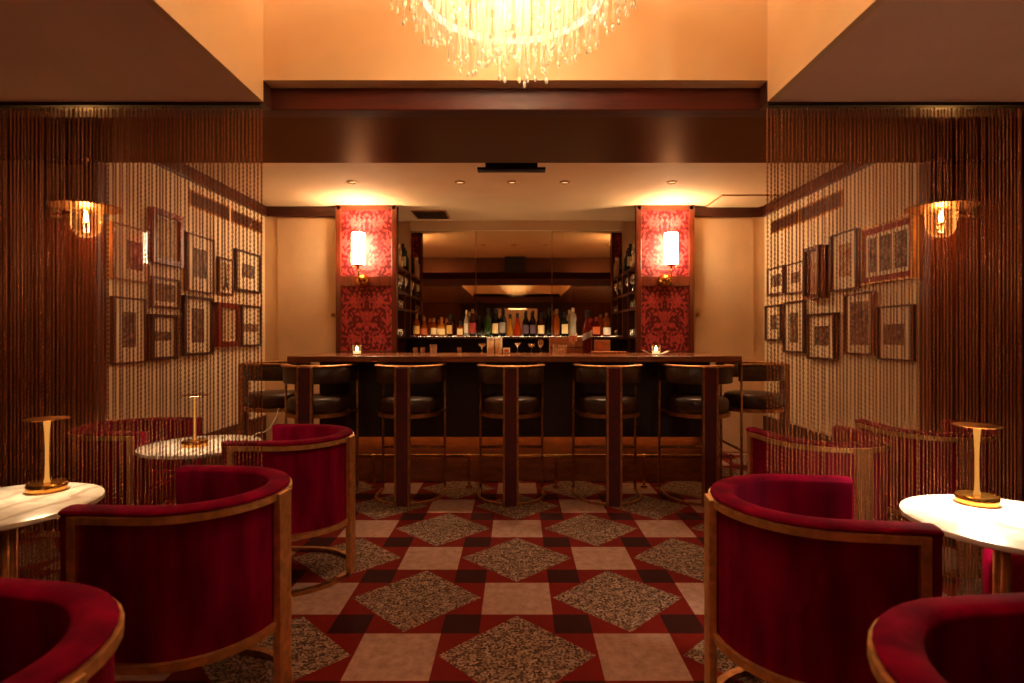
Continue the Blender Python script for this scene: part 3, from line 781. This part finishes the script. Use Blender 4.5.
# ------------------------------------------------------------------ bottles
GL = {}
def tinted(name, c, rough=.08):
    if name not in GL:
        t = NT(name + '_glass')
        g = t.n('ShaderNodeBsdfPrincipled'); g.inputs['Base Color'].default_value = lin(c); g.inputs['Roughness'].default_value = rough
        g.inputs['Transmission Weight'].default_value = .45; g.inputs['IOR'].default_value = 1.2; g.inputs['Coat Weight'].default_value = .5
        tl = t.n('ShaderNodeBsdfTranslucent'); tl.inputs[0].default_value = lin(c)
        mx = t.n('ShaderNodeMixShader'); mx.inputs[0].default_value = .16
        t.l(g.outputs[0], mx.inputs[1]); t.l(tl.outputs[0], mx.inputs[2]); t.l(mx.outputs[0], t.out.inputs[0])
        GL[name] = t.m
    return GL[name]
TINT = {'amber': (178, 88, 20), 'gold': (226, 156, 56), 'orange': (196, 66, 20), 'dark': (28, 16, 12), 'green': (58, 84, 30), 'darkgreen': (22, 40, 26),
        'clear': (214, 200, 180), 'red': (112, 16, 14), 'brown': (88, 36, 16)}
LAB = {'cream': (232, 206, 152), 'white': (236, 224, 206), 'orange': (190, 88, 40), 'red': (150, 40, 30), 'purple': (84, 62, 80), 'gold': (214, 164, 84), 'grey': (150, 140, 130)}
LM = {k: simple(k + '_label', c, .6, 0, .08, 60) for k, c in LAB.items()}
def bottle(px, top_y, wpx, shape, tint, lab, cap, label, y=6.62, z=SZ, group='bottles on the back bar shelf', tilt=False):
    h = ZZ(top_y, y) - z; r = wpx / F * y / 2
    t = thing('bottle', label, 'bottle', (XX(px, y), y, z), random.uniform(-.2, .2), group)
    nr = min(.016, r * .42)
    if shape == 'round':   prof = [(r * .9, 0), (r, .006), (r, h * .56), (r * .9, h * .64), (nr, h * .76), (nr, h * .93)]; lz = (.12, .46)
    elif shape == 'tall':  prof = [(r * .9, 0), (r, .006), (r, h * .60), (r * .75, h * .68), (nr, h * .78), (nr * .9, h * .95)]; lz = (.14, .5)
    elif shape == 'squat': prof = [(r * .85, 0), (r, .012), (r, h * .42), (r * .8, h * .58), (nr, h * .70), (nr, h * .90)]; lz = (.1, .4)
    elif shape == 'globe': prof = [(r * .8, 0), (r * .95, .01), (r * .8, h * .42), (r * .75, h * .46), (r, h * .62), (r * .8, h * .78), (nr, h * .85), (nr, h * .94)]; lz = (.08, .38)
    elif shape == 'cone':  prof = [(r * .95, 0), (r, .008), (r * .92, h * .3), (r * .55, h * .6), (nr, h * .75), (nr, h * .92)]; lz = (.08, .26)
    elif shape == 'square': prof = None; lz = (.12, .5)
    if prof: MB().lathe(prof, 20).build('body', tinted(tint, TINT[tint]), t, 'auto')
    else:
        m = MB().box(-r, r, -r * .8, r * .8, 0, h * .62)
        m.lathe([(r * .75, h * .62), (nr * 1.1, h * .70), (nr, h * .92)], 16)
        m.build('body', tinted(tint, TINT[tint]), t, bevel=.004)
    if lab:
        if prof:
            k = MB(); n = 12; a0 = -PI / 2 - 1.25; vs = []; 
            for zz_ in (lz[0] * h, lz[1] * h):
                for i in range(n + 1):
                    a = a0 + 2.5 * i / n; rr = r * 1.012 if shape != 'cone' else r * 1.02
                    vs.append((rr * math.cos(a), rr * math.sin(a), zz_))
            k.add(vs, [(i, i + 1, n + 2 + i, n + 1 + i) for i in range(n)])
            k.build('label', LM[lab], t, True)
        else: MB().box(-r * .85, r * .85, -r * .8 - .0015, -r * .8 - .0002, lz[0] * h, lz[1] * h).build('label', LM[lab], t)
    cb_ = {'round': .79, 'tall': .84, 'squat': .80, 'globe': .87, 'cone': .80, 'square': .78}[shape]
    MB().lathe([(nr * 1.12, h * cb_), (nr * 1.15, h * (cb_ + .01)), (nr * 1.15, h * .995), (nr, h), (0, h)], 14).build('cap', cap, t, 'auto')
    return t
K, G, W_, RD = M['black'], M['gold_dark'], M['white'], LM['red']
B = [(416.5, 313.5, 7, 'round', 'amber', 'gold', G, 'amber bottle with gold label, at left end of bottle row'),
     (424, 317, 7.2, 'squat', 'amber', 'orange', G, 'squat amber bottle with orange label, second from left'),
     (433.8, 318, 6, 'round', 'amber', 'cream', G, 'amber bottle with cream label and wide gap on its left'),
     (441.5, 317, 8.5, 'squat', 'gold', 'cream', G, 'wide bright gold bottle with cream label near left end'),
     (449.5, 314, 6.2, 'square', 'brown', 'gold', K, 'square dark brown bottle with tall gold label'),
     (460.3, 321, 6.4, 'square', 'amber', 'cream', K, 'short square bottle with pale peach label'),
     (466.2, 310, 4.4, 'tall', 'clear', 'white', W_, 'slim clear bottle with white label'),
     (472.6, 309, 7, 'tall', 'brown', 'red', G, 'dark brown bottle with red band and gold neck'),
     (479.3, 316, 5, 'round', 'dark', None, K, 'short dark bottle left of the green one'),
     (488, 308, 7.6, 'tall', 'green', None, M['charcoal'], 'green glass bottle without a label'),
     (495.4, 308, 6.6, 'round', 'dark', 'cream', K, 'dark bottle with large cream label beside the green bottle'),
     (502.6, 308, 6.6, 'tall', 'dark', 'grey', K, 'black bottle with pale grey label near the middle'),
     (510, 314, 6.4, 'cone', 'gold', None, K, 'yellow gold cone shaped bottle near the middle'),
     (517.4, 313, 7.6, 'cone', 'orange', None, K, 'orange cone shaped bottle near the middle'),
     (526, 311, 6.2, 'round', 'dark', 'purple', K, 'dark bottle with purple label, left of two alike'),
     (532.9, 311, 6.2, 'round', 'dark', 'purple', K, 'dark bottle with purple label, right of two alike'),
     (541, 312, 6.8, 'round', 'brown', 'cream', K, 'reddish brown bottle with tall cream label'),
     (549.3, 308, 4.6, 'tall', 'dark', None, K, 'slim black bottle without a label'),
     (556.8, 309, 6.4, 'tall', 'amber', None, G, 'tall amber bottle without a label, right half of row'),
     (564.8, 312, 7.2, 'square', 'darkgreen', 'cream', M['charcoal'], 'dark green square bottle with cream label'),
     (573, 308, 7.4, 'globe', 'clear', None, W_, 'silvery round topped decanter in the bottle row'),
     (596.5, 317, 8.4, 'square', 'red', 'orange', RD, 'square red bottle with orange label near right end'),
     (606.7, 313, 8.2, 'globe', 'amber', 'white', G, 'bulbous amber bottle with white label at right end')]
for b_ in B: bottle(*b_[:3], *b_[3:])
# bottle standing on the bar itself
big = bottle(587.3, 310.5, 9.5, 'tall', 'red', None, K, 'large dark red bottle with slanted white label, standing on the bar', 5.22, CZ, 'things on the bar')
sl = MB(); n = 12; rr = 9.5 / F * 5.22 / 2 * 1.02
vs = []
for up in (0, 1):
    for i in range(n + 1):
        a = -PI / 2 - 1.3 + 2.6 * i / n; vs.append((rr * math.cos(a), rr * math.sin(a), .115 + .06 * up + .05 * (i / n)))
sl.add(vs, [(i, i + 1, n + 2 + i, n + 1 + i) for i in range(n)]); sl.build('label', LM['grey'], big, True)
# bottles and glasses on the side shelves
def shelf_x(side): return (PL1 - .045) if side < 0 else (PR0 + .045)
for side, word in ((-1, 'left'), (1, 'right')):
    for i, (yy, tint, hh, lb_, desc) in enumerate(((6.20, 'clear', .28, 'white', 'pale bottle nearest the pilaster'), (6.31, 'clear', .26, 'cream', 'pale bottle second from the pilaster'), (6.42, 'gold', .20, 'cream', 'short gold bottle at the middle'), (6.58, 'dark', .31, 'grey', 'tall dark bottle third from the mirror'), (6.67, 'darkgreen', .28, None, 'dark green bottle second from the mirror'), (6.76, 'dark', .26, None, 'dark bottle nearest the mirror'))):
        top = VY - (2.077 + hh - H) / yy * F
        bottle(VX + shelf_x(side) / yy * F, top, .075 / yy * F, 'tall' if i != 2 else 'squat', tint, lb_, K if i > 2 else W_, desc + ' on top of the %s side shelves' % word, yy, 2.077, 'bottles on top of the side shelves')

# ------------------------------------------------------------------ glasses
def gl_thing(kind, loc, label, group, s=1.0):
    if kind == 'tumbler': prof = [(0, 0), (.032, 0), (.034, .004), (.039, .085), (.0365, .085), (.031, .012), (0, .012)]
    elif kind == 'coupe': prof = [(0, 0), (.034, 0), (.034, .003), (.006, .008), (.005, .075), (.02, .085), (.048, .105), (.05, .128), (.048, .128), (.044, .107), (.018, .09), (0, .088)]
    elif kind == 'martini': prof = [(0, 0), (.034, 0), (.034, .003), (.005, .008), (.004, .08), (.05, .135), (.048, .135), (0, .084)]
    elif kind == 'wine': prof = [(0, 0), (.034, 0), (.034, .003), (.005, .008), (.005, .075), (.022, .085), (.04, .115), (.04, .145), (.031, .185), (.029, .185), (.038, .145), (.038, .117), (.02, .09), (0, .088)]
    elif kind == 'shot': prof = [(0, 0), (.02, 0), (.024, .055), (.022, .055), (.018, .012), (0, .012)]
    o = MB().lathe([(r * s, z * s) for r, z in prof], 20).build(kind + '_glass' if kind != 'tumbler' else 'tumbler', M['drink'], None, 'auto')
    o.location = loc
    return tag(o, label, 'glass', group)
M['drink'] = clear_glass('drinking_glass', (1, .97, .92), .35, .05)
protos = {}
def place(kind, loc, label, group):
    key = kind + group
    return place_(key, kind, loc, label, group, .72 if 'bar' in group and kind in ('coupe', 'martini', 'wine') and 'shelves' not in group else 1.0)
def place_(key, kind, loc, label, group, sc_):
    if key not in protos: protos[key] = gl_thing(kind, loc, label, group, sc_); return protos[key]
    return dup(protos[key], label, loc, None, None, group)
for side, word in ((-1, 'left'), (1, 'right')):
    for z, kind, nm, row in ((1.804, 'wine', 'wine glass', 'upper'), (1.614, 'tumbler', 'tumbler', 'middle'), (SZ, 'tumbler', 'tumbler', 'lowest')):
        ylist = [6.20, 6.28, 6.36, 6.44] if kind != 'wine' else [6.20, 6.285, 6.37, 6.445, 6.60, 6.70]
        ords = ['nearest the pilaster', 'second from the pilaster', 'third from the pilaster', 'fourth from the pilaster', 'just past the upright', 'nearest the mirror']
        for i, yy in enumerate(ylist):
            place(kind, (shelf_x(side) + random.uniform(-.01, .01), yy, z + .0005), 'clear %s %s, %s shelf of the %s side shelves' % (nm, ords[i], row, word), 'glasses on the side shelves')
YI = 5.28
def onbar(px, y=YI): return (XX(px, y), y, CZ + .0005)
gg = 'glasses on the bar'
place('shot', onbar(415.5), 'small shot glass on the bar, leftmost', gg)
place('shot', onbar(422.5), 'small shot glass on the bar, second from left', gg)
place('tumbler', onbar(433.5), 'clear tumbler on the bar below the gold bottle', gg)
place('shot', onbar(459.5), 'small shot glass on bar left of the cream tins', gg)
place('coupe', onbar(482), 'clear coupe glass on bar just left of the cream tins', gg)
place('martini', onbar(517.5), 'clear martini glass on bar right of the cream tins', gg)
place('coupe', onbar(531.5), 'clear coupe glass on the bar left of the wooden box', gg)
place('wine', onbar(540.5), 'wine glass on the bar beside the wooden box', gg)
place('tumbler', onbar(556, 5.12), 'clear tumbler before wooden box, left of two', gg)
place('tumbler', onbar(563.5, 5.12), 'clear tumbler before wooden box, right of two', gg)
# cocktail with red drink
ck = thing('cocktail', 'stemmed glass of red cocktail on the bar before wooden box', 'drink', onbar(573, 5.12), 0, 'things on the bar')
MB().lathe([(0, 0), (.036, 0), (.036, .003), (.006, .008), (.005, .085), (.02, .095), (.04, .125), (.044, .19), (.042, .19), (.038, .125), (.018, .099), (0, .098)], 20).build('glass', M['drink'], ck, 'auto')
MB().lathe([(0, .1), (.018, .1015), (.036, .126), (.039, .165), (0, .166)], 20).build('drink', simple('red_drink', (190, 10, 12), .12, 0, .05, 20), ck, 'auto')
# tins, boxes, board
tn = None
for px, lab in ((490.7, 'tall cream tin on the bar, left of the pair'), (498.6, 'tall cream tin on the bar, right of the pair')):
    if tn is None:
        tn = thing('tin', lab, 'tin', onbar(px), 0, 'cream tins on the bar')
        MB().lathe([(.033, 0), (.035, .003), (.035, .135), (.033, .138)], 24).build('body', M['tin'], tn, 'auto')
        MB().lathe([(.0362, .125), (.0362, .146), (.03, .150), (0, .150)], 24).build('lid', M['white'], tn, 'auto')
    else: dup(tn, lab, onbar(px))
nb = thing('napkin_box', 'little cream box on the bar right of the tins', 'box', onbar(506.5), 0, 'things on the bar')
MB().box(-.033, .033, -.03, .03, 0, .05).build('body', M['tin'], nb, bevel=.003); MB().box(-.02, .02, -.0315, -.0302, .012, .038).build('label', LM['orange'], nb)
wb = thing('wooden_box', 'brown wooden crate on the bar behind the red cocktail', 'crate', onbar(567.5, 5.34), 0, 'things on the bar')
w2 = 36 / F * 5.34 / 2
m = MB(); m.box(-w2, w2, -.07, -.06, 0, .155); m.box(-w2, w2, .06, .07, 0, .155); m.box(-w2, -w2 + .01, -.06, .06, 0, .155); m.box(w2 - .01, w2, -.06, .06, 0, .155); m.box(-w2 + .01, w2 - .01, -.06, .06, 0, .01)
m.build('body', M['cardboard'], wb, bevel=.002)
MB().box(-w2 - .003, w2 + .003, -.076, -.0702, .05, .062).build('batten', M['shelf_wood'], wb)
ob = thing('orange_carton', 'small orange carton on bar behind the chopping board', 'box', onbar(602, 5.36), .1, 'things on the bar')
MB().box(-.07, .07, -.04, .04, 0, .125).build('body', M['cardboard'], ob, bevel=.003); MB().box(-.055, .0, -.0415, -.0402, .03, .1).build('label', LM['orange'], ob)
cb = MB()
pts = [(.125 * math.cos(a), .125 * math.sin(a)) for a in [2 * PI * i / 40 for i in range(40)]]
cbo = thing('chopping_board', 'round orange brown chopping board on bar right of the big bottle', 'board', onbar(604.5, 5.14), 0, 'things on the bar')
cb.prism(pts, 0, .022).build('board', M['cardboard'], cbo, bevel=.004); MB().box(.11, .2, -.025, .025, 0, .022).build('handle', M['cardboard'], cbo, bevel=.004)
# candle glasses
FL = emit('candle_flame', (1, .62, .28), 60)
def candle(px, label):
    t = thing('candle_glass', label, 'candle', (XX(px, 4.78), 4.78, CZ + .0005), 0, 'candle glasses on the bar')
    MB().lathe([(0, 0), (.036, 0), (.042, .085), (.039, .085), (.034, .012), (0, .012)], 24).build('glass', clear_glass('candle_glass_wall', (1, .95, .85), .6, .15), t, 'auto')
    MB().lathe([(0, .013), (.032, .013), (.034, .035), (0, .036)], 20).build('wax', emit('glowing_wax', (1, .66, .34), 2.2) if 'glowing_wax' not in bpy.data.materials else bpy.data.materials['glowing_wax'], t, 'auto')
    MB().lathe([(0, .037), (.008, .042), (.011, .052), (.007, .066), (0, .078)], 12).build('flame', FL, t, True)
candle(357, 'lit candle glass on the bar before the left pilaster'); candle(656, 'lit candle glass on bar before the right pilaster')
nk = MB().add([(x, y, z) for y in (-.05, .05) for x, z in ((-.11, .035), (-.07, .012), (-.03, .002), (.03, .002), (.07, .012), (.11, .03))], [(i, i + 1, i + 7, i + 6) for i in range(5)])
nko = nk.build('napkin', M['white'], None, True); nko.location = (XX(656, 4.9), 4.9, CZ + .001)
so = nko.modifiers.new('thick', 'SOLIDIFY'); so.thickness = .002
tag(nko, 'white folded napkin behind the right candle glass', 'napkin')

# ------------------------------------------------------------------ chandelier
CX, CY = XX(512, 1.8), 1.8
ch = thing('chandelier', 'round chandelier of lit glass rods hanging in the orange recess', 'chandelier', (CX, CY, 2.86))
rodmat = NT('lit_glass_rod')
tl = rodmat.n('ShaderNodeBsdfTranslucent'); tl.inputs[0].default_value = (1, .95, .84, 1)
df = rodmat.n('ShaderNodeBsdfDiffuse'); df.inputs[0].default_value = (1, .95, .84, 1)
gs = rodmat.n('ShaderNodeBsdfGlossy'); gs.inputs['Roughness'].default_value = .15
tp = rodmat.n('ShaderNodeBsdfTransparent'); tp.inputs[0].default_value = (1, .95, .85, 1)
m1 = rodmat.n('ShaderNodeMixShader'); m1.inputs[0].default_value = .5; rodmat.l(tl.outputs[0], m1.inputs[1]); rodmat.l(df.outputs[0], m1.inputs[2])
m2 = rodmat.n('ShaderNodeMixShader'); m2.inputs[0].default_value = .15; rodmat.l(m1.outputs[0], m2.inputs[1]); rodmat.l(gs.outputs[0], m2.inputs[2])
m3 = rodmat.n('ShaderNodeMixShader'); m3.inputs[0].default_value = .50; rodmat.l(m2.outputs[0], m3.inputs[1]); rodmat.l(tp.outputs[0], m3.inputs[2])
rodmat.l(m3.outputs[0], rodmat.out.inputs[0])
MB().lathe([(.02, .0), (.56, .0), (.565, .02), (.02, .03)], 48).build('ceiling_plate', M['brass'], ch, 'auto')
MB().tube([(0, 0, .03), (0, 0, .635)], .02, 10).build('stem', M['brass'], ch, True)
ringmat = emit('lit_crystal_ring', (1, .76, .48), 1.3)
rg = [(.30 * math.cos(a), .30 * math.sin(a), 0) for a in [2 * PI * i / 64 for i in range(64)]]
MB().sweep(rg, [(-.004, -.468), (.008, -.468), (.008, -.448), (-.004, -.448)], True).build('light_ring', ringmat, ch, 'auto')
for k in range(6):
    a = 2 * PI * k / 6
    MB().lathe([(0, -.34), (.024, -.32), (.03, -.29), (.022, -.26), (.01, -.24), (.01, -.2), (0, -.2)], 14, (.17 * math.cos(a), .17 * math.sin(a), 0)).build('bulb', emit('chandelier_bulb', (1, .83, .58), 54) if k == 0 else bpy.data.materials['chandelier_bulb'], ch, True)
    MB().tube([(.17 * math.cos(a), .17 * math.sin(a), -.2), (.17 * math.cos(a), .17 * math.sin(a), 0)], .006, 6).build('bulb_holder', M['brass'], ch, True)
def rod_mesh(L):
    return MB().tube([(0, 0, 0), (0, 0, -L + .02)], .0028, 6).lathe([(0, -L), (.005, -L + .003), (.0068, -L + .009), (.0054, -L + .016), (.002, -L + .024)], 10)
spots = []
for r, n in ((.03, 3), (.075, 7), (.12, 12), (.165, 16), (.21, 20), (.255, 26), (.30, 30), (.345, 36), (.39, 42), (.435, 48), (.48, 52), (.525, 56)):
    for i in range(n):
        a = 2 * PI * (i + random.random() * .5) / n
        zb = 2.125 + 1.45 * r * r + random.uniform(-.01, .075)
        spots.append((r * math.cos(a), r * math.sin(a), 2.86 - zb))
for r, n in ((.05, 8), (.10, 14), (.15, 20), (.20, 26), (.25, 32), (.31, 40), (.37, 48), (.42, 54), (.46, 60)):
    for i in range(n):
        a = 2 * PI * (i + random.random() * .6) / n
        spots.append((r * math.cos(a), r * math.sin(a), 2.86 - (2.20 + 1.35 * r * r + random.uniform(0, .16))))
spots.sort(key=lambda s: -s[2])
cache = {}
rest = MB()
for i, (x, y, L) in enumerate(spots):
    if i < 100:
        key = round(L / .02)
        if key not in cache:
            o = rod_mesh(key * .02).build('glass_rod', rodmat.m, ch, True); cache[key] = o
        else:
            o = cache[key].copy(); COL.objects.link(o)
        o.location = (x, y, 0)
    else:
        q = rod_mesh(L); rest.add([(a + x, b + y, c) for a, b, c in q.v], q.f)
ro = rest.build('outer_rods', rodmat.m, ch, True); ro['kind'] = 'stuff'
lamp('chandelier_light', 'POINT', (0, 0, -.26), 30, (1, .68, .38), ch, .12)
lamp('chandelier_uplight', 'POINT', (0, 0, .2), 24, (1, .68, .38), ch, .12)

# lobby lamp seen in the mirror
lt = thing('lobby_lamp', 'glowing drum lamp hanging in lobby reflected in the mirror', 'pendant lamp', (0, YR - 1.2, 2.698))
MB().lathe([(.3, -.5), (.3, -.3), (.29, -.3), (.29, -.5)], 32).build('lamp_shade', emit('drum_shade', (1, .66, .36), 7), lt, 'auto')
MB().tube([(0, 0, -.3), (0, 0, 0)], .01, 8).lathe([(.29, -.31), (.29, -.3), (0, -.3)], 32).build('stem', M['gold_dark'], lt, 'auto')

# ------------------------------------------------------------------ dim ambient
w = bpy.data.worlds.new('world'); sc.world = w; w.use_nodes = True
w.node_tree.nodes['Background'].inputs[0].default_value = (1, .5, .25, 1); w.node_tree.nodes['Background'].inputs[1].default_value = .0
